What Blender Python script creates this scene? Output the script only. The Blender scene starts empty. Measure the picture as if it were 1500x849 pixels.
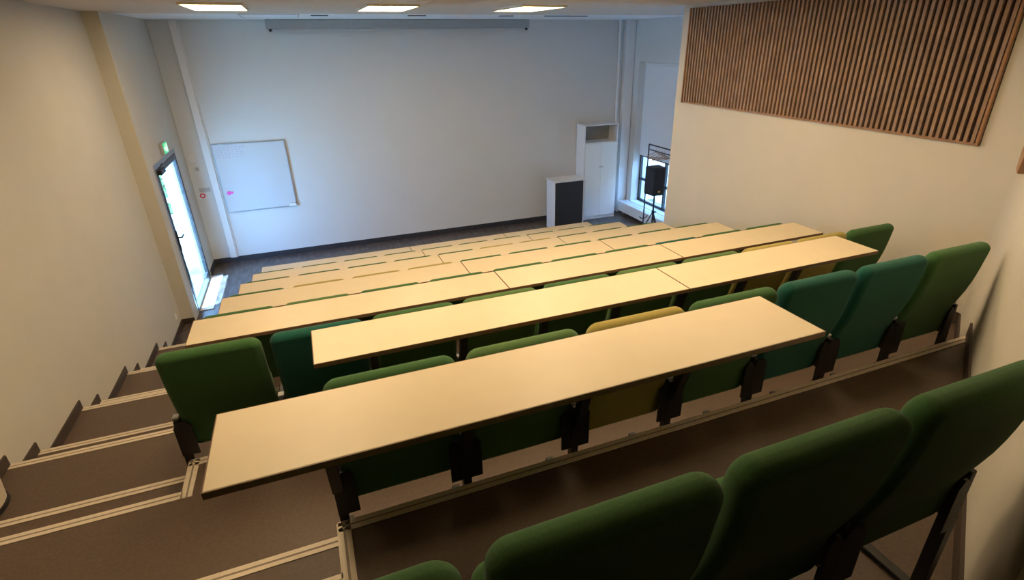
import bpy, bmesh, math, random
from mathutils import Vector, Matrix
random.seed(7)
scene = bpy.context.scene
COL = scene.collection

# ------------------------------------------------------------------ room constants (metres, floor of the front area at z = 0)
EYE = 3.8046
PITCH, RISE = 1.1395, 0.3242          # row pitch and rise
def P(k): return RISE * (6 - k)       # tread level of row k (row 0 nearest the camera)
def EP(k): return E(k) if k >= 0 else .12   # platform edge; the camera's own level ends further back
def E(k): return 1.868 + PITCH * k    # front edge of tread k
def B(k): return 1.605 + PITCH * k    # aisle: upper nosing
def A(k): return 1.951 + PITCH * k    # aisle: lower nosing (half step)
XL, XLF, XR, XRF = -2.211, -2.039, 4.783, 7.0
YF, YP, YR = 11.268, 8.68, 6.52
ZC = 4.191
SEAT = 0.5525
YB = -1.6                             # rear end of the room, behind the camera

# ------------------------------------------------------------------ materials
def mat(name, col, rough=.6, metal=0., noise=0., nscale=20., bump=0., bscale=200., emit=None, estr=0., spec=.5, sheen=0.):
    m = bpy.data.materials.new(name); m.use_nodes = True
    nt = m.node_tree; b = nt.nodes['Principled BSDF']
    b.inputs['Base Color'].default_value = (*col, 1); b.inputs['Roughness'].default_value = rough
    b.inputs['Metallic'].default_value = metal
    b.inputs['Specular IOR Level'].default_value = spec
    if sheen: b.inputs['Sheen Weight'].default_value = sheen
    if noise or bump:
        tc = nt.nodes.new('ShaderNodeTexCoord')
    if noise:
        n = nt.nodes.new('ShaderNodeTexNoise'); n.inputs['Scale'].default_value = nscale; n.inputs['Detail'].default_value = 6
        r = nt.nodes.new('ShaderNodeValToRGB')
        r.color_ramp.elements[0].position = .3; r.color_ramp.elements[1].position = .7
        r.color_ramp.elements[0].color = (*[c * (1 - noise) for c in col], 1)
        r.color_ramp.elements[1].color = (*[min(1, c * (1 + noise)) for c in col], 1)
        nt.links.new(tc.outputs['Object'], n.inputs['Vector']); nt.links.new(n.outputs['Fac'], r.inputs['Fac'])
        nt.links.new(r.outputs['Color'], b.inputs['Base Color'])
    if bump:
        n2 = nt.nodes.new('ShaderNodeTexNoise'); n2.inputs['Scale'].default_value = bscale
        bp = nt.nodes.new('ShaderNodeBump'); bp.inputs['Strength'].default_value = bump; bp.inputs['Distance'].default_value = .002
        nt.links.new(tc.outputs['Object'], n2.inputs['Vector']); nt.links.new(n2.outputs['Fac'], bp.inputs['Height'])
        nt.links.new(bp.outputs['Normal'], b.inputs['Normal'])
    if emit:
        b.inputs['Emission Color'].default_value = (*emit, 1); b.inputs['Emission Strength'].default_value = estr
    return m

M = {}
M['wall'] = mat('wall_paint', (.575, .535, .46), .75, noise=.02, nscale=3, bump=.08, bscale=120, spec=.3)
M['wall_front'] = mat('front_wall_paint', (.67, .665, .64), .7, noise=.015, nscale=2, bump=.06, bscale=120, spec=.3)
M['back_wall'] = mat('low_bounce_wall', (.10, .075, .06), .8, noise=.05, nscale=6)  # unseen rear wall, dark colour chosen to cut bounce light
M['ceiling'] = mat('ceiling_lamplit', (.64, .545, .44), .9, noise=.03, nscale=6, spec=.2)  # warmer, darker ceiling tone stands in for dim lamp light
M['ceiling_front'] = mat('ceiling_daylit', (.84, .83, .81), .85, noise=.02, nscale=6, spec=.2)  # same ceiling, paler tone stands in for daylight
M['tread'] = mat('tread_vinyl', (.108, .073, .052), .5, noise=.12, nscale=60, bump=.1, bscale=300, spec=.4)
M['nosing'] = mat('nosing_strip', (.66, .56, .43), .5, noise=.05, nscale=30, spec=.4)
M['nosing_groove'] = mat('nosing_insert', (.26, .21, .16), .7)
M['skirt'] = mat('skirting', (.05, .034, .026), .5, noise=.1, nscale=10)
M['skirt_front'] = mat('skirting_dark', (.035, .035, .04), .45, noise=.1, nscale=10)
M['laminate'] = mat('cream_laminate', (.62, .52, .355), .42, noise=.02, nscale=8, spec=.35)
M['edge'] = mat('table_edge', (.16, .085, .045), .5, noise=.15, nscale=30)
M['black'] = mat('black_steel', (.012, .012, .013), .45, noise=.1, nscale=40)
M['steel'] = mat('brushed_steel', (.62, .62, .62), .35, metal=1, noise=.05, nscale=60)
M['green'] = mat('green_wool', (.045, .115, .036), .9, noise=.12, nscale=180, bump=.5, bscale=700, spec=.15, sheen=.10)
M['green_light'] = mat('light_green_wool', (.080, .155, .050), .9, noise=.12, nscale=180, bump=.5, bscale=700, spec=.15, sheen=.10)
M['teal'] = mat('teal_wool', (.012, .088, .064), .9, noise=.12, nscale=180, bump=.5, bscale=700, spec=.15, sheen=.10)
M['yellow'] = mat('yellow_wool', (.34, .275, .075), .9, noise=.12, nscale=180, bump=.5, bscale=700, spec=.15, sheen=.10)
M['white'] = mat('white_lacquer', (.80, .80, .79), .4, noise=.01, nscale=5)
M['whiteboard'] = mat('whiteboard_enamel', (.60, .61, .62), .22, noise=.01, nscale=4)
M['alu'] = mat('aluminium', (.42, .43, .44), .4, metal=.7, noise=.04, nscale=50)
M['screen_grey'] = mat('screen_housing', (.38, .38, .37), .5, noise=.03, nscale=20)
M['screen_fabric'] = mat('screen_fabric', (.62, .62, .60), .8, noise=.02, nscale=20)
M['lectern_dark'] = mat('lectern_panel', (.025, .025, .027), .5, noise=.08, nscale=30)
M['shelf_inside'] = mat('cupboard_inside', (.30, .28, .25), .7, noise=.05, nscale=10)
M['frame_dark'] = mat('window_frame', (.03, .032, .036), .4, noise=.05, nscale=30)
M['door_frame'] = mat('door_frame', (.30, .32, .34), .4, metal=.5, noise=.05, nscale=30)
M['blind'] = mat('blind_fabric', (.82, .84, .86), .8, noise=.02, nscale=60)
M['radiator'] = mat('radiator_enamel', (.84, .84, .83), .35, noise=.01, nscale=10)
M['slat'] = mat('oak_slat', (.27, .165, .095), .55, noise=.22, nscale=9)
M['slat_back'] = mat('slat_felt', (.018, .006, .004), .95, noise=.1, nscale=40)
M['slat_frame'] = mat('slat_frame_oak', (.30, .15, .06), .55, noise=.15, nscale=9)
M['oak'] = mat('plywood_brown', (.33, .19, .105), .6, noise=.1, nscale=12)
M['beige_plastic'] = mat('beige_plastic', (.48, .42, .35), .5, noise=.03, nscale=20)
M['lens'] = mat('lens_glass', (.02, .02, .03), .1)
M['red'] = mat('red_plastic', (.65, .02, .02), .4, noise=.03, nscale=30)
M['pink'] = mat('pink_magnet', (.85, .06, .42), .4, noise=.03, nscale=30)
M['ink'] = mat('marker_ink', (.45, .38, .55), .5, noise=.05, nscale=30)
M['grey'] = mat('grey_plastic', (.45, .44, .43), .5, noise=.03, nscale=30)
M['cream_plastic'] = mat('cream_plastic', (.62, .53, .40), .5, noise=.03, nscale=30)
M['wire'] = mat('hanger_wood', (.45, .28, .18), .5, noise=.1, nscale=30)
M['lamp_frame'] = mat('lamp_frame', (.75, .70, .6), .5, noise=.02, nscale=20)
M['lamp'] = mat('lamp_diffuser', (.9, .85, .7), .5, noise=.01, nscale=5, emit=(1, .75, .45), estr=21)
M['lamp_rear'] = mat('rear_lamp_diffuser', (.9, .85, .7), .5, noise=.01, nscale=5, emit=(1, .75, .45), estr=15)
M['exit_lit'] = mat('exit_sign_lit', (.02, .45, .18), .4, noise=.02, nscale=10, emit=(.03, .75, .30), estr=.7)
M['exit_white'] = mat('exit_pictogram', (.9, .9, .9), .4, noise=.01, nscale=10, emit=(.9, 1, .95), estr=.8)
M['orange_led'] = mat('orange_badge', (.8, .45, .1), .4, noise=.02, nscale=30)
M['shaded_ground'] = mat('shaded_ground', (.09, .09, .09), .9, noise=.4, nscale=6)  # dark colour stands in for shade on the ground by the window
M['pavement'] = mat('pavement', (.46, .50, .50), .8, noise=.5, nscale=3.5)

def glass_mat():
    m = bpy.data.materials.new('clear_glass'); m.use_nodes = True
    nt = m.node_tree; nt.nodes.clear()
    o = nt.nodes.new('ShaderNodeOutputMaterial'); mx = nt.nodes.new('ShaderNodeMixShader')
    t = nt.nodes.new('ShaderNodeBsdfTransparent'); g = nt.nodes.new('ShaderNodeBsdfGlossy')
    t.inputs['Color'].default_value = (.9, .95, .95, 1); g.inputs['Roughness'].default_value = .03
    f = nt.nodes.new('ShaderNodeFresnel'); f.inputs['IOR'].default_value = 1.45
    ge = nt.nodes.new('ShaderNodeNewGeometry'); mu = nt.nodes.new('ShaderNodeMath'); mu.operation = 'SUBTRACT'; mu.use_clamp = True
    nt.links.new(f.outputs[0], mu.inputs[0]); nt.links.new(ge.outputs['Backfacing'], mu.inputs[1])   # a pane reflects at its outer faces
    nt.links.new(mu.outputs[0], mx.inputs[0]); nt.links.new(t.outputs[0], mx.inputs[1]); nt.links.new(g.outputs[0], mx.inputs[2])
    nt.links.new(mx.outputs[0], o.inputs[0]); return m
M['glass'] = glass_mat()

def front_floor_mat():
    m = bpy.data.materials.new('front_floor_vinyl'); m.use_nodes = True
    nt = m.node_tree; b = nt.nodes['Principled BSDF']
    tc = nt.nodes.new('ShaderNodeTexCoord'); mp = nt.nodes.new('ShaderNodeMapping'); mp.inputs['Scale'].default_value = (9, 2.2, 1)
    n = nt.nodes.new('ShaderNodeTexNoise'); n.inputs['Scale'].default_value = 1.6; n.inputs['Detail'].default_value = 8
    r = nt.nodes.new('ShaderNodeValToRGB')
    r.color_ramp.elements[0].position = .38; r.color_ramp.elements[0].color = (.050, .038, .034, 1)
    r.color_ramp.elements[1].position = .68; r.color_ramp.elements[1].color = (.135, .110, .100, 1)
    nt.links.new(tc.outputs['Object'], mp.inputs['Vector']); nt.links.new(mp.outputs[0], n.inputs['Vector'])
    nt.links.new(n.outputs['Fac'], r.inputs['Fac']); nt.links.new(r.outputs[0], b.inputs['Base Color'])
    b.inputs['Roughness'].default_value = .33
    return m
M['floor'] = front_floor_mat()

# ------------------------------------------------------------------ mesh helpers
def box(bm, x0, x1, y0, y1, z0, z1, bev=0., seg=2):
    vs = [bm.verts.new((x, y, z)) for x in (x0, x1) for y in (y0, y1) for z in (z0, z1)]
    idx = [(0, 1, 3, 2), (4, 6, 7, 5), (0, 4, 5, 1), (2, 3, 7, 6), (0, 2, 6, 4), (1, 5, 7, 3)]
    fs = [bm.faces.new([vs[i] for i in f]) for f in idx]
    if bev:
        es = list({e for f in fs for e in f.edges})
        bmesh.ops.bevel(bm, geom=es, offset=bev, segments=seg, profile=.5, affect='EDGES')
def prism(bm, pts, axis, a, b):
    """polygon extruded along an axis: axis 'x' -> pts are (y,z); 'y' -> (x,z); 'z' -> (x,y)"""
    def v(p, t): return {'x': (t, p[0], p[1]), 'y': (p[0], t, p[1]), 'z': (p[0], p[1], t)}[axis]
    v0 = [bm.verts.new(v(p, a)) for p in pts]; v1 = [bm.verts.new(v(p, b)) for p in pts]
    n = len(pts)
    bm.faces.new(v0[::-1]); bm.faces.new(v1)
    for i in range(n): bm.faces.new([v0[i], v0[(i + 1) % n], v1[(i + 1) % n], v1[i]])
def tube(bm, p, q, r, n=12, r2=None):
    p, q = Vector(p), Vector(q); d = (q - p).normalized(); r2 = r if r2 is None else r2
    u = d.orthogonal().normalized(); w = d.cross(u)
    A_ = [bm.verts.new(p + r * (math.cos(t) * u + math.sin(t) * w)) for t in [2 * math.pi * i / n for i in range(n)]]
    B_ = [bm.verts.new(q + r2 * (math.cos(t) * u + math.sin(t) * w)) for t in [2 * math.pi * i / n for i in range(n)]]
    bm.faces.new(A_[::-1]); bm.faces.new(B_)
    for i in range(n): bm.faces.new([A_[i], A_[(i + 1) % n], B_[(i + 1) % n], B_[i]])
def path_tube(bm, pts, r, n=10):
    for a, b in zip(pts[:-1], pts[1:]): tube(bm, a, b, r, n)
def ring(bm, c, axis, ro, ri, t, n=28):
    """flat ring of thickness t around point c; axis is the normal ('x' or 'y')"""
    def pt(r, a, off):
        u, v = r * math.cos(a), r * math.sin(a)
        return (c[0] + off, c[1] + u, c[2] + v) if axis == 'x' else (c[0] + u, c[1] + off, c[2] + v)
    L = [[bm.verts.new(pt(r, 2 * math.pi * i / n, o)) for i in range(n)] for r, o in ((ro, 0), (ro, t), (ri, t), (ri, 0))]
    for k in range(4):
        a, b = L[k], L[(k + 1) % 4]
        for i in range(n): bm.faces.new([a[i], a[(i + 1) % n], b[(i + 1) % n], b[i]])
def slab(bm, w, h, t, rc, rim, cuts=9):
    """upholstered slab standing in xz (x centred, z from 0 to h, y from 0 to t) with rounded corners and a soft rim"""
    seg, nr = 7, 5
    def outline(off):
        r = rc - off; hw, z0, z1 = w / 2 - off, off, h - off; pts = []
        for cx, cz, a0 in ((hw - r, z1 - r, 0), (-hw + r, z1 - r, 90), (-hw + r, z0 + r, 180), (hw - r, z0 + r, 270)):
            for i in range(seg + 1):
                a = math.radians(a0 + 90 * i / seg); pts.append((cx + r * math.cos(a), cz + r * math.sin(a)))
        return pts
    rings = []
    for s in (-1, 1):
        for i in range(nr + 1):
            a = math.radians(90 * i / nr)
            if s < 0: off, y = rim * (1 - math.sin(a)), rim * (1 - math.cos(a))
            else: off, y = rim * (1 - math.cos(a)), t - rim * (1 - math.sin(a))
            rings.append([bm.verts.new((x, y, z)) for x, z in outline(off)])
    n = len(rings[0])
    for r0, r1 in zip(rings[:-1], rings[1:]):
        for i in range(n): bm.faces.new([r0[i], r0[(i + 1) % n], r1[(i + 1) % n], r1[i]])
    bm.faces.new(rings[0][::-1]); bm.faces.new(rings[-1])
    for i in range(1, cuts):
        g = bm.verts[:] + bm.edges[:] + bm.faces[:]
        bmesh.ops.bisect_plane(bm, geom=g, plane_co=(0, 0, h * i / cuts), plane_no=(0, 0, 1))
def build(name, bm, m, parent=None, smooth=False, loc=None):
    bmesh.ops.recalc_face_normals(bm, faces=bm.faces[:])
    me = bpy.data.meshes.new(name); bm.to_mesh(me); bm.free()
    me.materials.append(M[m] if isinstance(m, str) else m)
    if smooth:
        for f in me.polygons: f.use_smooth = True
    o = bpy.data.objects.new(name, me); COL.objects.link(o)
    if parent: o.parent = parent
    if loc: o.location = loc
    return o
def new(): return bmesh.new()
def tag(o, label, cat, group=None, kind=None):
    o['label'] = label; o['category'] = cat
    if group: o['group'] = group
    if kind: o['kind'] = kind
    return o
def thing(name, label, cat, loc=(0, 0, 0), group=None):
    o = bpy.data.objects.new(name, None); COL.objects.link(o); o.location = loc; o.empty_display_size = .1
    return tag(o, label, cat, group)
def struct(name, bm, m, label, cat, parent=None):
    o = build(name, bm, m, parent)
    o['kind'] = 'structure'
    if not parent: o['label'] = label; o['category'] = cat
    return o
def copy_tree(o, parent=None):
    c = o.copy(); COL.objects.link(c)
    if parent: c.parent = parent
    for ch in [x for x in bpy.data.objects if x.parent == o]: copy_tree(ch, c)
    return c
ORD = ['first', 'second', 'third', 'fourth', 'fifth', 'sixth', 'seventh', 'eighth', 'ninth', 'tenth']
ROW = ['row nearest the camera'] + [f'{ORD[k]} row from the camera' for k in range(1, 7)]

# ------------------------------------------------------------------ diagonal rear wall line
def diag_y(x): return 1.866 + .598 * (x - 3.965)
YD = diag_y(XR)                      # where it meets the right wall
DIAG_END = (1.55, diag_y(1.55))

# ------------------------------------------------------------------ floors and tiers
bm = new(); box(bm, XL - .3, XRF + .3, 6.9, YF + .2, -.2, 0)
struct('floor', bm, 'floor', 'dark streaked vinyl floor at the front of the hall', 'floor')
JOG = {k: -.948 for k in range(-1, 6)}; JOG[0] = -.158; JOG[-1] = -.42
for k in range(-1, 6):
    bm = new(); j = JOG[k]; xr = XR + .25
    prism(bm, [(XL - .1, YB - .1), (xr, YB - .1), (xr, EP(k)), (j, EP(k)), (j, B(k) if k >= 0 else -.14), (XL - .1, B(k) if k >= 0 else -.14)], 'z', P(k + 1) if k < 5 else 0, P(k))
    zb = P(k + 1) if k < 5 else 0
    box(bm, XL - .1, j, B(k) if k >= 0 else -.14, A(k) if k >= 0 else .2, zb, P(k) - .162)
    struct('floor_tier', bm, 'tread', f'brown vinyl tread carrying the {ROW[k] if k >= 0 else "camera standing place"}', 'floor')

# nosing strips: two pale ribs with a dark insert
def nosing(bm_l, bm_d, p, q, z, n):
    """strip from p to q (xy) at level z; n is the outward direction of the step edge"""
    p, q, n = Vector((*p, 0)), Vector((*q, 0)), Vector((*n, 0))
    def bar(b_, a0, a1, z0, z1):
        pts = [p - n * a0, q - n * a0, q - n * a1, p - n * a1]
        v0 = [b_.verts.new((v.x, v.y, z0)) for v in pts]; v1 = [b_.verts.new((v.x, v.y, z1)) for v in pts]
        b_.faces.new(v0); b_.faces.new(v1)
        for i in range(4): b_.faces.new([v0[i], v0[(i + 1) % 4], v1[(i + 1) % 4], v1[i]])
    bar(bm_l, -.006, .018, z - .03, z + .004); bar(bm_l, .028, .050, z, z + .004); bar(bm_d, .018, .028, z, z + .0025)
t_i = 0
for k in range(0, 6):
    for kind in ('seat', 'side', 'aisle_up', 'aisle_low'):
        bl, bd = new(), new(); j = JOG[k]
        if kind == 'seat':
            xe = min(XR, 3.965 + (E(k) - 1.866) / .598) - .012 if E(k) < YD else XR - .012
            if k < 0: xe = 1.7
            nosing(bl, bd, (j, E(k)), (xe, E(k)), P(k), (0, 1)); lb = f'metal edge strip along the seats, tread of the {ROW[max(k,0)]}'
        elif kind == 'side':
            nosing(bl, bd, (j, B(k) - .05), (j, E(k)), P(k), (-1, 0)); lb = 'metal edge strip down the side of the tread corner'
        elif kind == 'aisle_up':
            nosing(bl, bd, (XL + .012, B(k)), (j, B(k)), P(k), (0, 1)); lb = 'pale nosing strip on the upper aisle step'
        else:
            nosing(bl, bd, (XL + .012, A(k)), (j, A(k)), P(k) - .162, (0, 1)); lb = 'pale nosing strip on the lower aisle half step'
        t_i += 1
        o = struct(f'trim_{t_i}', bl, 'nosing', lb, 'step edge')
        struct('insert', bd, 'nosing_groove', '', '', o)

# ------------------------------------------------------------------ walls, ceiling
bm = new(); box(bm, XL - .06, XL, YB - .2, YP, -.2, ZC + .1)
struct('wall_left', bm, 'wall', 'plain painted wall along the stepped aisle', 'wall')
DOOR0, DOOR1, DOORH = 8.98, 10.60, 2.30
bm = new()
box(bm, XLF - .10, XLF, YP, DOOR0, -.2, ZC + .1); box(bm, XLF - .10, XLF, DOOR1, YF + .2, -.2, ZC + .1); box(bm, XLF - .10, XLF, DOOR0, DOOR1, DOORH, ZC + .1); box(bm, XL - .06, XLF - .10, YP, YP + .06, -.2, ZC + .1)
struct('wall_left_front', bm, 'wall', 'projecting wall section with the glazed exit door', 'wall')
bm = new(); box(bm, XL - .25, XRF + .5, YF, YF + .2, -.2, ZC + .1)
struct('wall_front', bm, 'wall_front', 'large plain front wall with the whiteboard', 'wall')
bm = new(); box(bm, XR, XR + .22, YD - .1, YR, -.2, ZC + .1); box(bm, XR + .22, XRF + .4, YR - .2, YR, -.2, ZC + .1)
struct('wall_right', bm, 'wall', 'painted wall carrying the wooden slat panel', 'wall')
W0, W1, WZ0, WZ1 = 8.9, 10.95, .30, 3.37
bm = new()
box(bm, XRF, XRF + .4, YR - .2, W0, -.2, ZC + .1); box(bm, XRF, XRF + .4, W1, YF + .2, -.2, ZC + .1)
box(bm, XRF, XRF + .4, W0, W1, -.2, WZ0); box(bm, XRF, XRF + .4, W0, W1, WZ1, ZC + .1)
struct('wall_right_front', bm, 'wall_front', 'side wall of the front alcove around the tall window', 'wall')
bm = new()
dx, dy = 1, .598; L_ = math.hypot(dx, dy); nx, ny = dy / L_, -dx / L_
a, b = (XR + .12, diag_y(XR + .12)), DIAG_END
prism(bm, [a, b, (b[0] + nx * .2, b[1] + ny * .2), (a[0] + nx * .2, a[1] + ny * .2)], 'z', 0, ZC + .1)
prism(bm, [b, (b[0], YB), (b[0] + .3, YB), (b[0] + nx * .2 + .1, b[1] + ny * .2)], 'z', 0, ZC + .1)
struct('wall_right_diagonal', bm, 'wall', 'bare diagonal wall behind the right-hand seats', 'wall')
bm = new(); box(bm, XL - .25, 2.2, YB - .2, YB, 0, ZC + .1)
struct('wall_back', bm, 'back_wall', 'unseen rear wall behind the camera, darkened to cut bounce light', 'wall')
bm = new(); box(bm, XL - .25, XRF + .4, YB - .2, 9.2, ZC, ZC + .1)
struct('ceiling', bm, 'ceiling', 'flat ceiling above the seats, coloured for dim lamp light', 'ceiling')
bm = new(); box(bm, XL - .25, XRF + .4, 9.2, YF + .2, ZC, ZC + .1)
struct('ceiling_front', bm, 'ceiling_front', 'ceiling strip next to the front wall, coloured pale for daylight', 'ceiling')

# baseboards
SK = .085
bm = new()
for k in range(0, 7):
    y0 = A(k - 1) if k > 0 else .3; y1 = B(k) if k < 6 else YP
    box(bm, XL, XL + .012, y0, y1, P(k) if k < 6 else 0, (P(k) if k < 6 else 0) + SK)
    if k < 6: box(bm, XL, XL + .012, B(k), A(k), P(k) - .162, P(k) - .162 + SK)
box(bm, XL, XLF, YP - .012, YP, 0, SK)
struct('baseboard_left', bm, 'skirt', 'dark stepped skirting along the aisle wall', 'skirting')
bm = new()
def dseg(x0, x1, z0, z1):
    p, q = (x0, diag_y(x0)), (x1, diag_y(x1)); t = .014
    prism(bm, [p, q, (q[0] - nx * t, q[1] - ny * t), (p[0] - nx * t, p[1] - ny * t)], 'z', z0, z1)
dseg(1.56, 3.965, P(0), P(0) + .10); dseg(4.22, XR - .01, P(1), P(1) + .10)
for k in range(1, 6):
    box(bm, XR - .014, XR, max(E(k - 1), YD + .01) if k > 1 else YD + .01, min(E(k), YR), P(k), P(k) + .10)
struct('baseboard_right', bm, 'skirt', 'dark skirting at the foot of the right-hand walls', 'skirting')
bm = new(); box(bm, XLF, XRF, YF - .015, YF, 0, .10)
box(bm, XRF - .015, XRF, YR, YF, 0, .08); box(bm, XLF, XLF + .014, DOOR1 + .06, YF, 0, .10)
struct('baseboard_front', bm, 'skirt_front', 'black skirting along the front wall', 'skirting')

# ------------------------------------------------------------------ chairs
PROF = [(.36, .042), (.45, .040), (.54, .033), (.62, .008), (.70, -.022), (.80, -.048), (.88, -.062), (1.03, -.082)]
def prof(z):
    if z <= PROF[0][0]: return PROF[0][1]
    for (a_, ya), (b_, yb_) in zip(PROF[:-1], PROF[1:]):
        if z <= b_: return ya + (yb_ - ya) * (z - a_) / (b_ - a_)
    return PROF[-1][1]
BACK_W = .51
def back_bm():
    bm = new(); slab(bm, BACK_W, .675, .085, .055, .040, 12)
    for v in bm.verts:
        s = 1 + .25 * math.sin(math.pi * min(1, max(0, v.co.z / .675))) * (v.co.y > .045)
        v.co.y = v.co.y * s
        v.co.z += .385; v.co.y += prof(v.co.z)
    return bm
def seat_bm():
    bm = new(); slab(bm, .47, .36, .085, .055, .038, 6)
    for v in bm.verts:
        v.co.y += .165 - .10 * v.co.z + .01; v.co.z += .37
    return bm
def leg_bm():
    bm = new()
    box(bm, -.0192, .020, .012, .055, 0, .40, .004)
    box(bm, -.014, .014, .012, .19, .38, .60, .006)                 # side standard carrying the tip-up seat
    return bm
def bracket_bm(s):
    bm = new(); x0, x1 = (-.2955, -.205) if s < 0 else (.20, .2552)
    prism(bm, [(x0, .365), (x1, .365), (x1, .56), (x1 - .02, .59), (x0 + .02, .59), (x0, .56)], 'y', .002, .012)
    return bm
def foot_bm():
    bm = new(); box(bm, -.0192, .024, .012, .34, 0, .022, .005); return bm
def clip_bm():
    bm = new(); box(bm, -.017, .017, .03, .075, .601, .615, .002); return bm
me_back, me_seat, me_leg, me_foot, me_clip = {}, {}, None, None, None
proto = {}
def make_chair(colour):
    root = bpy.data.objects.new('tip_up_seat', None); COL.objects.link(root)
    for nm, b_ in (('backrest', back_bm()), ('seat', seat_bm())):
        o = build(nm, b_, colour, root, True)
        md = o.modifiers.new('weighted', 'WEIGHTED_NORMAL'); md.weight = 50
    l = build('leg', leg_bm(), 'black', root); l.location.x = -SEAT / 2
    build('foot', foot_bm(), 'black', l); build('clip', clip_bm(), 'grey', l)
    for s in (-1, 1): build('bracket', bracket_bm(s), 'black', root)
    return root
first_chair = {}
def chair(colour, x, k, label, group, last=False):
    if colour not in first_chair:
        c = make_chair(colour); first_chair[colour] = c
    else: c = copy_tree(first_chair[colour])
    # a source that is the last of its row carries a second leg: drop it from plain copies
    legs = [o for o in bpy.data.objects if o.parent == c and o.name.startswith('leg')]
    for extra in sorted(legs, key=lambda o: o.location.x)[1:]:
        for ch in [o for o in bpy.data.objects if o.parent == extra]: bpy.data.objects.remove(ch)
        bpy.data.objects.remove(extra)
    c.location = (x, E(k) - (.05 if k < 0 else 0), P(k + 1)); tag(c, label, 'seat', group)
    if last:
        l = [o for o in bpy.data.objects if o.parent == c and o.name.startswith('leg')][0]
        l2 = copy_tree(l, c); l2.location.x = SEAT / 2
    return c
CN = {'green': 'dark green', 'green_light': 'light green', 'teal': 'teal', 'yellow': 'mustard yellow'}
# rows: seats of row r stand on tread P(r) just in front of edge E(r-1)
rows = {
    0: (.142 - SEAT, ['green'] * 4),
    1: (-.128, ['green', 'green_light', 'yellow', 'green', 'teal', 'teal', 'green']),
    2: (-.956, ['green', 'teal', 'green', 'green_light', 'green', 'green_light', 'green_light', 'yellow', 'yellow', 'green']),
    3: (-.956, ['green', 'green_light', 'green', 'green', 'green', 'green', 'green', 'teal', 'green', 'green']),
    4: (-.956, ['green', 'yellow', 'yellow', 'yellow', 'green', 'green', 'green', 'green', 'green', 'green']),
    5: (-.956, ['green', 'green', 'green', 'green', 'green', 'yellow', 'yellow', 'green', 'green', 'green']),
    6: (-.956, ['green'] * 10),
}
for r, (x0, cols) in rows.items():
    for i, c in enumerate(cols):
        x = x0 + SEAT * (i + .5)
        n = len(cols)
        if i == 0: pos = 'leftmost'
        elif i == n - 1: pos = 'rightmost'
        elif i < (n + 1) / 2: pos = f'{ORD[i]} from left'
        else: pos = f'{ORD[n-1-i]} from right'
        chair(c, x, r - 1, f'{CN[c]} tip-up seat, {pos} in the {ROW[r]}', f'tip-up seats in the {ROW[r]}', last=(i == n - 1))

# ------------------------------------------------------------------ tables
TD = .3755
def TY(k): return 1.7275 + PITCH * (k - 1)          # far edge of table k
def TZ(k): return P(k - 1) + .765
def table(k, x0, x1, label, posts):
    root = thing('table', label, 'table', ((x0 + x1) / 2, TY(k) - TD / 2, TZ(k)), 'fixed cream tables of the lecture rows')
    w = (x1 - x0) / 2 - .002; d = TD / 2
    bm = new(); box(bm, -w + .003, w - .003, -d + .003, d - .003, -.024, 0, .0015, 1)
    build('tabletop', bm, 'laminate', root)
    bm = new()
    box(bm, -w, w, -d, -d + .003, -.0245, -.001); box(bm, -w, w, d - .003, d, -.0245, -.001)
    box(bm, -w, -w + .003, -d + .003, d - .003, -.0245, -.001); box(bm, w - .003, w, -d + .003, d - .003, -.0245, -.001)
    build('edge_band', bm, 'edge', root)
    for px in posts:
        lx = px - (x0 + x1) / 2
        bm = new()
        if k < 7:
            ye = E(k - 1) - (TY(k) - TD / 2); zf = P(k) - TZ(k)
            pts = [(ye + .0015, zf + .50), (ye + .0015, zf + .56), (ye - .055, zf + .72), (ye - .10, zf + .90), (d - .06, -.075), (d - .06, -.0255), (-d + .07, -.0255), (-d + .07, -.045), (d - .10, -.075), (ye - .145, zf + .88), (ye - .09, zf + .70), (ye - .03, zf + .52)]
            prism(bm, pts, 'x', lx - .022, lx + .022)
            build('support_arm', bm, 'black', root)
        else:
            box(bm, lx - .025, lx + .025, -.03, .03, -TZ(7), -.0255, .004); box(bm, lx - .03, lx + .03, -d + .04, d - .04, -TZ(7), -TZ(7) + .025, .004)
            build('leg', bm, 'black', root)
    return root
def posts_in(r, x0, x1):
    s, cols = rows[r]
    ps = [s + SEAT * i for i in range(len(cols) + 1)]
    ps = [p for p in ps if x0 + .03 < p < x1 - .03]
    return ps
segs = {1: [(-.432, 1.852)], 2: [(-.159, 2.078), (2.078, 3.752)]}
for k in range(3, 8): segs[k] = [(-.956, 1.275), (1.275, 2.915), (2.915, 4.575)]
for k, ss in segs.items():
    for i, (x0, x1) in enumerate(ss):
        if k == 7: ps = [x0 + .12, (x0 + x1) / 2, x1 - .12]
        else: ps = posts_in(k, x0, x1)
        where = {1: ['the nearest table of all'], 2: ['left'], 3: ['left', 'middle', 'right']}
        if k == 1: lb = 'long cream table with dark edge, the one nearest the camera'
        else:
            seg = {2: ['longer left', 'shorter right']}.get(k, ['longer left', 'middle', 'right'])[i]
            lb = f'cream table, {seg} segment of the {ORD[k-1]} table row from the camera' if k < 7 else f'cream table, {seg} segment of the farthest table row'
        table(k, x0, x1, lb, ps)

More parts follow.
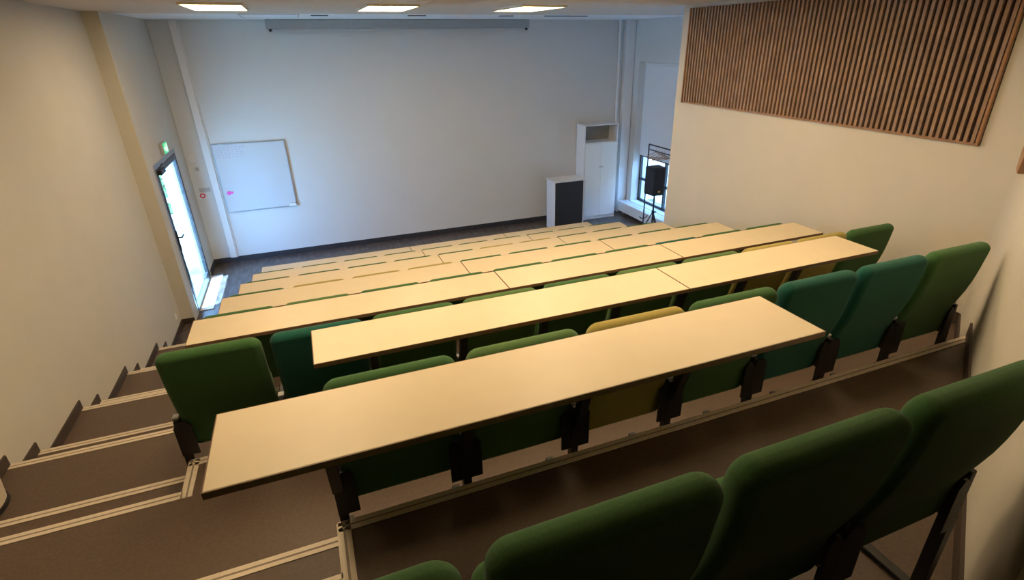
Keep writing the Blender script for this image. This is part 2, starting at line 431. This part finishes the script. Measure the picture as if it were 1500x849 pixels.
# ------------------------------------------------------------------ slat panel on the right wall
S0, S1, SZ0, SZ1 = 2.634, 6.350, 3.035, 4.150
root = thing('slat_panel', 'large acoustic panel of vertical oak slats on the right wall', 'wall panel', (XR, (S0 + S1) / 2, SZ0))
hy = (S1 - S0) / 2; hz = SZ1 - SZ0
bm = new(); box(bm, -.012, -.001, -hy, hy, 0, hz); build('backing', bm, 'slat_back', root)
bm = new(); box(bm, -.04, -.001, -hy, -hy + .018, 0, hz); box(bm, -.04, -.001, hy - .018, hy, 0, hz)
box(bm, -.02, -.0125, -hy + .018, hy - .018, 0, .018)
build('frame', bm, 'slat_frame', root)
bm = new(); NS = 68; pit = (2 * hy - .036) / NS
for i in range(NS):
    yc = -hy + .018 + pit * (i + .5); box(bm, -.034, -.0125, yc - pit * .25, yc + pit * .25, .0185, hz)
build('slats', bm, 'slat', root)

# hexagonal wooden tile at the right edge of the view, on the diagonal wall
bm = new(); R_ = .14; pts = [(R_ * math.cos(math.radians(60 * i)), R_ * math.sin(math.radians(60 * i))) for i in range(6)]
prism(bm, pts, 'y', -.018, .018)
bmesh.ops.bevel(bm, geom=bm.edges[:], offset=.004, segments=2, affect='EDGES')
hx = 4.28
o = build('wooden_wall_tile', bm, 'oak', loc=(hx - nx * .019, diag_y(hx) - ny * .019, 3.115)); o.rotation_euler.z = math.atan2(dy, dx)
tag(o, 'brown wooden hexagonal tile on the wall at the right picture edge', 'wall tile')

# ------------------------------------------------------------------ ceiling lamps, vents, hatch, projector
lampspots = [(-.65, 7.36), (1.15, 7.36), (2.90, 7.22), (-.10, 4.5), (2.00, 4.5), (3.30, 4.5), (-.25, 2.6), (1.30, 2.6), (2.90, 2.6)]  # middle three lamps are added out of view to brighten the right wall
lab = ['left', 'middle', 'right']
for i, (x, y) in enumerate(lampspots):
    if i < 3: lb = f'glowing rectangular ceiling lamp, {lab[i]} one of the three above the front rows'
    elif i < 6: lb = f'added unseen ceiling lamp above the middle rows, {lab[i-3]} of three'
    else: lb = f'rectangular ceiling lamp above the nearest rows, {lab[i-6]} of three'
    root = thing('ceiling_lamp', lb, 'lamp', (x, y, ZC), 'rectangular lamps in the ceiling')
    bm = new(); w, d, t = .29, .55, .02
    box(bm, -w, w, -d, -d + t, -.025, 0); box(bm, -w, w, d - t, d, -.025, 0); box(bm, -w, -w + t, -d + t, d - t, -.025, 0); box(bm, w - t, w, -d + t, d - t, -.025, 0)
    build('frame', bm, 'lamp_frame', root)
    bm = new(); box(bm, -w + t, w - t, -d + t, d - t, -.020, -.004); build('diffuser', bm, 'lamp' if i < 3 else 'lamp_rear', root)
root = thing('projector', 'beige video projector hanging from the ceiling between the lamps', 'projector', (1.17, 4.35, ZC))
bm = new(); box(bm, -.18, .18, -.26, .26, -.125, -.045, .015); build('body', bm, 'beige_plastic', root)
bm = new(); tube(bm, (.08, .262, -.085), (.08, .285, -.085), .035, 20); build('lens', bm, 'lens', root)
bm = new(); tube(bm, (0, 0, -.045), (0, 0, 0), .03, 16); build('mount', bm, 'grey', root)
root = thing('access_panel', 'outlined rectangular access hatch in the ceiling by the screen', 'hatch', (-.18, 9.85, ZC))
bm = new(); w, d, t = .40, .55, .012
box(bm, -w, w, -d, -d + t, -.006, 0); box(bm, -w, w, d - t, d, -.006, 0); box(bm, -w, -w + t, -d + t, d - t, -.006, 0); box(bm, w - t, w, -d + t, d - t, -.006, 0)
build('frame', bm, 'screen_grey', root)
bm = new(); box(bm, -w + t, w - t, -d + t, d - t, -.004, 0); build('cover', bm, 'ceiling_front', root)
for i, (x, w) in enumerate([(.50, .12), (1.95, .14), (3.45, .12), (4.55, .40)]):
    bm = new()
    for s in (-1, 0, 1): box(bm, -w, w, s * .035 - .010, s * .035 + .010, -.010, 0)
    o = build('ceiling_vent', bm, 'frame_dark', loc=(x, 9.55, ZC))
    tag(o, f'dark slotted ceiling vent above the front wall, {["leftmost","second from left","second from right","rightmost and longest"][i]} of four', 'vent', 'slotted vents in the front ceiling')

# ------------------------------------------------------------------ projection screen housing
root = thing('projection_screen', 'rolled-up projection screen in a long grey housing under the ceiling', 'projection screen', (2.1, YF - .09, 4.1155))
bm = new(); box(bm, -2.40, 2.40, -.06, .06, -.075, .075, .012); build('housing', bm, 'screen_grey', root)
bm = new(); box(bm, -2.28, 2.28, -.012, .012, -.10, -.076, .004); build('bottom_bar', bm, 'screen_fabric', root)
for s in (-1, 1):
    bm = new(); tube(bm, (s * 2.34, -.03, -.076), (s * 2.34, -.03, -.112), .026, 14); tube(bm, (s * 2.34, -.06, -.102), (s * 2.34, .0, -.102), .013, 10)
    build('end_knob', bm, 'black', root)
for s in (-1.9, 1.9):
    bm = new(); box(bm, s - .04, s + .04, .0601, .089, -.03, .06); build('wall_bracket', bm, 'grey', root)

# ------------------------------------------------------------------ whiteboard
WB = (-1.59, -.375, .965, 2.215)
cx, w, hgt = (WB[0] + WB[1]) / 2, (WB[1] - WB[0]) / 2, WB[3] - WB[2]
root = thing('whiteboard', 'square whiteboard with thin grey frame on the front wall', 'whiteboard', (cx, YF, WB[2]))
bm = new(); box(bm, -w + .015, w - .015, -.022, -.002, .015, hgt - .015); build('board', bm, 'whiteboard', root)
bm = new(); t = .018
box(bm, -w, w, -.03, -.001, 0, t); box(bm, -w, w, -.03, -.001, hgt - t, hgt); box(bm, -w, -w + t, -.03, -.001, t, hgt - t); box(bm, w - t, w, -.03, -.001, t, hgt - t)
build('frame', bm, 'alu', root)
bm = new(); rr = random.Random(3)
for cxx in (-w + .06, -w + .30):
    for r in range(5):
        z = hgt - .07 - r * .042; x = cxx
        while x < cxx + .17:
            l = rr.uniform(.02, .055); box(bm, x, x + l, -.0232, -.0221, z, z + .008); x += l + rr.uniform(.012, .03)
box(bm, -w + .255, -w + .262, -.0232, -.0221, hgt - .27, hgt - .05)
build('handwriting', bm, 'ink', root)
bm = new(); box(bm, -.14, .0, -.075, -.031, 0, .012); box(bm, -.14, 0, -.075, -.070, .012, .03); box(bm, -.135, -.02, -.068, -.035, .0125, .055, .006)
build('pen_tray', bm, 'white', root).location = (w - .005, 0, .02)
bm = new(); tube(bm, (0, -.001, 0), (0, -.014, 0), .034, 20); tube(bm, (.05, -.001, .004), (.05, -.012, .004), .02, 16)
o = build('magnet', bm, 'pink', loc=(-1.49, YF - .0225, 1.335)); tag(o, 'pink magnet stuck at the left edge of the whiteboard', 'magnet')

# ------------------------------------------------------------------ cable duct, small things on the front wall
bm = new(); box(bm, -1.735, -1.625, YF - .055, YF - .001, .10, ZC - .002, .004); box(bm, -1.622, -1.606, YF - .03, YF - .001, .10, ZC - .002)
o = build('cable_duct', bm, 'white'); tag(o, 'white vertical cable duct left of the whiteboard', 'cable duct')
bm = new(); tube(bm, (0, -.001, 0), (0, -.03, 0), .055, 24); tube(bm, (0, -.03, 0), (0, -.05, 0), .035, 20, .02)
o = build('wall_sensor', bm, 'white', loc=(-1.925, YF, 2.0)); tag(o, 'small round white sensor beside the exit door, on the front wall', 'sensor')
bm = new(); box(bm, -.03, .03, -.012, -.001, -.03, .03, .004); box(bm, -.012, .012, -.018, -.0125, -.018, .018, .002)
o = build('light_switch', bm, 'grey', loc=(-1.90, YF, 1.81)); tag(o, 'small grey light switch below the round sensor', 'switch')
bm = new(); box(bm, -.085, .085, -.010, -.001, -.035, .035, .003)
o = build('door_plate', bm, 'grey', loc=(-1.87, YF, 1.43)); tag(o, 'grey rectangular plate above the red-ringed call point', 'plate')
root = thing('call_point', 'white call point with a red ring, left of the cable duct', 'call point', (-1.925, YF, 1.33))
bm = new(); box(bm, -.06, .06, -.022, .0, -.06, .06, .006); build('housing', bm, 'white', root)
bm = new(); ring(bm, (0, -.023, 0), 'y', .046, .026, -.006); build('ring', bm, 'red', root)

# ------------------------------------------------------------------ exit door in the left wall
root = bpy.data.objects.new('door_1', None); COL.objects.link(root); root.location = (XLF - .06, 0, 0); root['kind'] = 'structure'
root['label'] = 'glazed exit door with grey metal frame beside the front wall'; root['category'] = 'door'
bm = new(); f = .07
box(bm, -.035, .062, DOOR0 + .001, DOOR0 + f, 0, DOORH - .001); box(bm, -.035, .062, DOOR1 - f, DOOR1 - .001, 0, DOORH - .001); box(bm, -.035, .062, DOOR0 + f, DOOR1 - f, DOORH - f, DOORH - .001)
build('frame', bm, 'door_frame', root)
bm = new(); y0, y1, z1 = DOOR0 + f + .004, DOOR1 - f - .004, DOORH - f - .004; s = .085
box(bm, .02, .068, y0, y0 + s, .01, z1); box(bm, .02, .068, y1 - s, y1, .01, z1); box(bm, .02, .068, y0 + s, y1 - s, .01, .16); box(bm, .02, .068, y0 + s, y1 - s, z1 - s, z1)
leaf = build('door_leaf', bm, 'frame_dark', root)
bm = new(); box(bm, .050, .058, y0 + s, y1 - s, .16, z1 - s); build('pane', bm, 'glass', leaf)
bm = new(); box(bm, .069, .125, y0 + .02, y0 + .30, z1 - .075, z1 - .01, .006); tube(bm, (.09, y0 + .06, z1 - .01), (.09, y0 + .33, z1 + .03), .010, 8)
build('door_closer', bm, 'black', leaf)
bm = new(); box(bm, .069, .080, y0 + .015, y0 + .07, 1.02, 1.33, .004); tube(bm, (.08, y0 + .042, 1.22), (.125, y0 + .042, 1.22), .013, 10); tube(bm, (.125, y0 + .035, 1.22), (.125, y0 + .19, 1.22), .013, 10)
build('handle', bm, 'black', leaf)
bm = new(); box(bm, -.05, .26, DOOR0 + .10, DOOR1 - .001, .0005, .014, .003)  # plate widened and whitened to bounce sunlight onto the front wall
build('threshold', bm, 'white', root)
root = thing('exit_sign', 'green lit emergency exit sign above the glazed door', 'exit sign', (XLF, 9.80, 2.42))
bm = new(); box(bm, .001, .05, -.15, .15, -.085, .085, .008); build('housing', bm, 'grey', root)
bm = new(); box(bm, .051, .054, -.14, .14, -.075, .075); build('face', bm, 'exit_lit', root)
bm = new()   # running figure, arrow and doorway of the standard pictogram
box(bm, .0545, .056, .055, .115, -.055, .055); tube(bm, (.055, -.03, .042), (.0565, -.03, .042), .013, 12)
for (ya, za, yb_, zb_) in ((-.03, .03, -.015, -.01), (-.015, -.01, -.035, -.035), (-.015, -.01, .01, -.025), (.01, -.025, .01, -.055), (-.035, -.035, -.06, -.035), (-.028, .022, -.055, .005), (-.025, .02, .005, .005), (-.12, 0, -.075, 0), (-.12, 0, -.10, .02), (-.12, 0, -.10, -.02)):
    tube(bm, (.0553, ya, za), (.0553, yb_, zb_), .006, 6)
build('pictogram', bm, 'exit_white', root)
bm = new(); box(bm, .001, .012, -.04, .04, -.04, .04, .004); box(bm, .012, .016, -.022, .022, -.022, .022, .002)
o = build('wall_socket', bm, 'white', loc=(XL, 8.43, .25)); tag(o, 'small white socket low on the aisle wall by the corner', 'socket')
# cream box with black rim at the aisle wall, cut by the left picture edge
root = thing('floor_bin', 'cream rounded bin with black rim at the left picture edge', 'bin', (-2.125, 3.44, P(2)))
bm = new(); tube(bm, (0, 0, .03), (0, 0, .20), .055, 28, .066); bmesh.ops.scale(bm, vec=(1, 2.2, 1), verts=bm.verts[:]); build('body', bm, 'cream_plastic', root, False)
bm = new(); tube(bm, (0, 0, 0), (0, 0, .03), .060, 28, .060); bmesh.ops.scale(bm, vec=(1.05, 2.25, 1), verts=bm.verts[:]); build('base', bm, 'black', root)

# ------------------------------------------------------------------ lectern and cupboard
root = thing('lectern', 'dark-fronted lectern with white top and sides near the cupboard', 'lectern', (5.085, 10.60, 0))
bm = new(); box(bm, -.335, .335, -.215, -.195, .06, 1.06); build('front_panel', bm, 'lectern_dark', root)
for s in (-1, 1):
    bm = new(); box(bm, s * .336 - (.02 if s < 0 else 0), s * .336 + (.02 if s > 0 else 0), -.22, .20, .0, 1.07, .003); build('side_panel', bm, 'white', root)
bm = new(); box(bm, -.37, .37, -.235, .22, 1.071, 1.10, .004); build('top', bm, 'white', root)
bm = new(); box(bm, -.335, .335, -.19, .19, .55, .57); build('shelf', bm, 'white', root)
cx0, cx1, cy0, cy1, ch = 5.665, 6.505, 10.85, 11.25, 2.13
root = thing('cupboard', 'tall white two-door cupboard with open top shelf, in the front corner', 'cupboard', ((cx0 + cx1) / 2, (cy0 + cy1) / 2, 0))
w, d = (cx1 - cx0) / 2, (cy1 - cy0) / 2; t = .02
bm = new(); box(bm, -w, -w + t, -d, d, 0, ch); box(bm, w - t, w, -d, d, 0, ch); box(bm, -w + t, w - t, -d, d, ch - t, ch); box(bm, -w + t, w - t, -d, d, 1.735, 1.755)
box(bm, -w + t, w - t, -d + .02, d, .0, .07)
build('carcass', bm, 'white', root)
bm = new(); box(bm, -w + t, w - t, d - .012, d - .002, .07, ch - t); build('back_panel', bm, 'shelf_inside', root)
for s in (-1, 1):
    bm = new(); x0, x1 = (-w + t + .002, -.002) if s < 0 else (.002, w - t - .002)
    box(bm, x0, x1, -d - .018, -d - .0005, .075, 1.735, .002); dd = build('door', bm, 'white', root)
    bm = new(); tube(bm, (s * .03, -d - .018, 1.22), (s * .03, -d - .04, 1.22), .010, 12); tube(bm, (s * .03, -d - .04, 1.22), (s * .03, -d - .048, 1.22), .016, 12)
    build('knob', bm, 'alu', dd)

# ------------------------------------------------------------------ pipes at the front right corner, radiator, window
bm = new(); tube(bm, (0, 0, .02), (0, 0, ZC - .002), .028, 16)
for z in (.5, 2.0, 3.9): tube(bm, (0, 0, z), (0, 0, z + .03), .036, 16); box(bm, -.008, .008, .02, .059, z + .005, z + .025)
o = build('heating_pipe', bm, 'white', loc=(6.63, YF - .06, 0)); tag(o, 'slim white vertical pipe on the front wall behind the cupboard', 'pipe')
bm = new(); box(bm, 6.76, 6.985, YF - .12, YF - .001, 0, ZC - .002, .006)
o = build('pipe_boxing', bm, 'white'); tag(o, 'square white pipe casing in the far right corner', 'casing')
root = thing('radiator', 'low white convector radiator under the tall window', 'radiator', (6.85, 10.15, 0))
bm = new(); box(bm, -.11, .12, -.98, .92, .07, .30, .008); build('body', bm, 'radiator', root)
bm = new()
for i in range(24): box(bm, -.09, .10, -.94 + i * .077, -.90 + i * .077, .3005, .304)
build('grille', bm, 'grey', root)
for y in (-.8, .75):
    bm = new(); box(bm, -.06, .08, y, y + .05, 0, .07); build('foot', bm, 'grey', root)
root = bpy.data.objects.new('window_1', None); COL.objects.link(root); root.location = (XRF + .22, 0, 0); root['kind'] = 'structure'
root['label'] = 'tall dark-framed window with a white blind over its upper part'; root['category'] = 'window'
bm = new(); f = .055; zt = 1.40
for (a0, a1, b0, b1) in ((W0, W1, WZ0, WZ0 + f), (W0, W1, zt - f, zt), (W0, W1, .80, .80 + f), (W0, W0 + f, WZ0, zt), (W1 - f, W1, WZ0, zt), (9.9, 9.9 + f, WZ0, zt), (W0, W1, WZ1 - f, WZ1)):
    box(bm, -.03, .03, a0 + .001, a1 - .001, b0 + .001, b1 - .001)
box(bm, -.03, .03, W0 + .001, W0 + f, zt, WZ1 - f); box(bm, -.03, .03, W1 - f, W1 - .001, zt, WZ1 - f)
build('frame', bm, 'frame_dark', root)
bm = new(); box(bm, -.004, .004, W0 + f, W1 - f, WZ0 + f, WZ1 - f); build('pane', bm, 'glass', root)
bm = new(); box(bm, -.06, -.05, W0 + .015, W1 - .015, zt - .02, WZ1 - .06); build('blind', bm, 'blind', root)
bm = new(); tube(bm, (-.055, W0 + .015, WZ1 - .04), (-.055, W1 - .015, WZ1 - .04), .03, 14); build('blind_roller', bm, 'white', root)

# ------------------------------------------------------------------ clothes rack, hangers, loudspeaker on stand
root = thing('clothes_rack', 'dark metal clothes rack by the window, partly hidden by the wall edge', 'clothes rack', (6.52, 9.15, 0))
bm = new(); path_tube(bm, [(0, .48, .06), (0, .48, 1.86), (0, -.48, 1.86), (0, -.48, .06)], .014); build('frame', bm, 'frame_dark', root)
bm = new(); path_tube(bm, [(0, .47, 1.76), (0, -.47, 1.76)], .011); build('hanging_rail', bm, 'frame_dark', root)
for s in (-1, 1):
    bm = new(); path_tube(bm, [(-.20, s * .48, .06), (.20, s * .48, .06)], .013)
    for e in (-.2, .2): tube(bm, (e, s * .48 - .01, .026), (e, s * .48 + .01, .026), .026, 14)
    build('foot', bm, 'frame_dark', root)
bm = new(); path_tube(bm, [(-.10, .48, .34), (-.07, .48, .30), (0, .48, .29), (.07, .48, .30), (.10, .48, .34)], .010); build('hook', bm, 'frame_dark', root)
for i, y in enumerate((.34, .24, .14, .05)):
    bm = new(); path_tube(bm, [(0, 0, .0), (.018, 0, .012), (.012, 0, .03), (-.006, 0, .028)], .003, 6)
    path_tube(bm, [(0, 0, 0), (0, 0, -.03), (-.21, 0, -.14), (.21, 0, -.14), (0, 0, -.03)], .007, 8)
    o = build('coat_hanger', bm, 'wire', loc=(6.60, 9.15 + y, 1.747)); o.rotation_euler.z = math.radians(-35 + 18 * i)
    tag(o, f'wooden coat hanger on the clothes rack, {["farthest", "second farthest", "third farthest", "nearest"][i]} of four', 'coat hanger', 'coat hangers on the rack')
root = thing('speaker_stand', 'black tripod stand under the loudspeaker by the window', 'speaker stand', (6.42, 9.15, 0))
bm = new(); tube(bm, (0, 0, .25), (0, 0, .94), .018, 14); build('pole', bm, 'black', root)
bm = new(); tube(bm, (0, 0, .52), (0, 0, .60), .032, 14); build('collar', bm, 'black', root)
bm = new(); tube(bm, (.03, 0, .56), (.075, 0, .56), .016, 10); build('knob', bm, 'black', root)
for k in range(3):
    a = math.radians(20 + 120 * k); bm = new(); c, s = math.cos(a), math.sin(a)
    path_tube(bm, [(.02 * c, .02 * s, .54), (.26 * c, .26 * s, .02)], .012); path_tube(bm, [(.015 * c, .015 * s, .27), (.14 * c, .14 * s, .28)], .008)
    lg = build('leg', bm, 'black', root)
    bm = new(); tube(bm, (.26 * c, .26 * s, 0), (.26 * c, .26 * s, .035), .018, 10); build('rubber_foot', bm, 'black', lg)
root = thing('loudspeaker', 'black loudspeaker on a tripod stand beside the wall edge', 'loudspeaker', (6.42, 9.15, .941))
bm = new(); prism(bm, [(-.13, -.14), (.13, -.14), (.16, .16), (-.16, .16)], 'z', 0, .56)
bmesh.ops.bevel(bm, geom=bm.edges[:], offset=.012, segments=2, affect='EDGES'); build('cabinet', bm, 'lectern_dark', root)
bm = new(); box(bm, -.105, .105, -.147, -.1405, .05, .52, .004); build('grille', bm, 'black', root)
bm = new(); box(bm, -.025, .025, -.152, -.1475, .07, .10); build('badge', bm, 'orange_led', root)

# ------------------------------------------------------------------ outside
bm = new(); box(bm, -30, XL - .07, -20, YP + .1, -.12, -.005); box(bm, -30, XLF - .11, YP + .1, 40, -.12, -.005); struct('ground', bm, 'pavement', 'sunlit paving outside the exit door', 'ground')
bm = new(); box(bm, XRF + .41, 34, 0, 40, -.12, -.005); struct('ground', bm, 'shaded_ground', 'paving outside the tall window, darkened in place of shade', 'ground')
bm = new(); box(bm, 11, 11.3, -4, 26, -.1, 3.0); struct('sky_blocker', bm, 'oak', 'added unseen wall outside the window that blocks sky light', 'wall')  # unseen wall added to keep sky light out of the window

M['leaf'] = mat('shrub_leaf', (.10, .20, .05), .6, noise=.4, nscale=14)
M['bark'] = mat('shrub_bark', (.10, .075, .05), .8, noise=.2, nscale=20)
def shrub(x, y, h, r, seed, label):
    rr = random.Random(seed); root = thing('shrub', label, 'shrub', (x, y, 0), 'shrubs outside the exit door')
    bm = new()
    for i in range(5):
        a = rr.uniform(0, 6.28); tube(bm, (0, 0, 0), (r * .4 * math.cos(a), r * .4 * math.sin(a), h * .7), .02, 6, .008)
    build('stem', bm, 'bark', root)
    bm = new()
    for i in range(420):
        u = Vector((rr.gauss(0, 1), rr.gauss(0, 1), rr.gauss(0, 1))).normalized() * rr.uniform(.55, 1)
        c = Vector((u.x * r, u.y * r, h * .55 + u.z * h * .45)); n = Vector((rr.gauss(0, 1), rr.gauss(0, 1), rr.gauss(0, 1))).normalized()
        p = n.orthogonal().normalized(); q = n.cross(p); l = rr.uniform(.06, .11)
        bm.faces.new([bm.verts.new(c + v) for v in (p * l, q * l * .45, -p * l, -q * l * .45)])
    build('foliage', bm, 'leaf', root)
for i, (x, y, h, r, lb) in enumerate([(-2.95, 14.6, .75, .35, 'nearest'), (-3.55, 16.6, 1.0, .45, 'second nearest'), (-4.3, 18.6, .9, .5, 'third nearest'), (-5.1, 21.5, 1.3, .6, 'farthest')]):
    shrub(x, y, h, r, i, f'leafy shrub outside the glazed exit door, {lb} of four')

# ------------------------------------------------------------------ light
w = bpy.data.worlds.new('daylight'); scene.world = w; w.use_nodes = True
bg = w.node_tree.nodes['Background']; bg.inputs['Color'].default_value = (.22, .48, 1.0, 1); bg.inputs['Strength'].default_value = 19
sun = bpy.data.lights.new('sun', 'SUN'); sun.energy = 95; sun.color = (.40, .69, 1); sun.angle = math.radians(.6)
so = bpy.data.objects.new('sun', sun); COL.objects.link(so)
d = Vector((.17, .08, -1)).normalized(); so.rotation_euler = d.to_track_quat('-Z', 'Y').to_euler()
def portal(name, loc, rot, sx, sy):
    l = bpy.data.lights.new(name, 'AREA'); l.shape = 'RECTANGLE'; l.size = sx; l.size_y = sy; l.cycles.is_portal = True
    o = bpy.data.objects.new(name, l); COL.objects.link(o); o.location = loc; o.rotation_euler = rot
portal('door_daylight', (XLF - .14, (DOOR0 + DOOR1) / 2, DOORH / 2), (0, -math.pi / 2, 0), DOORH, DOOR1 - DOOR0)
portal('window_daylight', (XRF + .42, (W0 + W1) / 2, (WZ0 + WZ1) / 2), (0, math.pi / 2, 0), WZ1 - WZ0, W1 - W0)

# ------------------------------------------------------------------ camera
cam = bpy.data.cameras.new('camera'); co = bpy.data.objects.new('camera', cam); COL.objects.link(co)
Fv = Vector((.33466923, .83813476, -.43072803)); Rv = Vector((.92637936, -.37638081, -.01259999)); Uv = Vector((.17267825, .39480073, .90239382))
mm = Matrix((( Rv.x, Uv.x, -Fv.x, 0), (Rv.y, Uv.y, -Fv.y, 0), (Rv.z, Uv.z, -Fv.z, EYE), (0, 0, 0, 1)))
co.matrix_world = mm
cam.sensor_width = 36; cam.sensor_fit = 'HORIZONTAL'; cam.lens = 790.07 / 1500 * 36
cam.shift_x = -(777.2 - 750) / 1500; cam.shift_y = (437.1 - 424.5) / 1500
cam.clip_start = .02
scene.camera = co
vs = scene.view_settings; vs.view_transform = 'Standard'; vs.look = 'None'; vs.gamma = 1; vs.exposure = 0; vs.use_curve_mapping = False
scene.cycles.use_denoising = True
scene.cycles.max_bounces = 8; scene.cycles.diffuse_bounces = 5
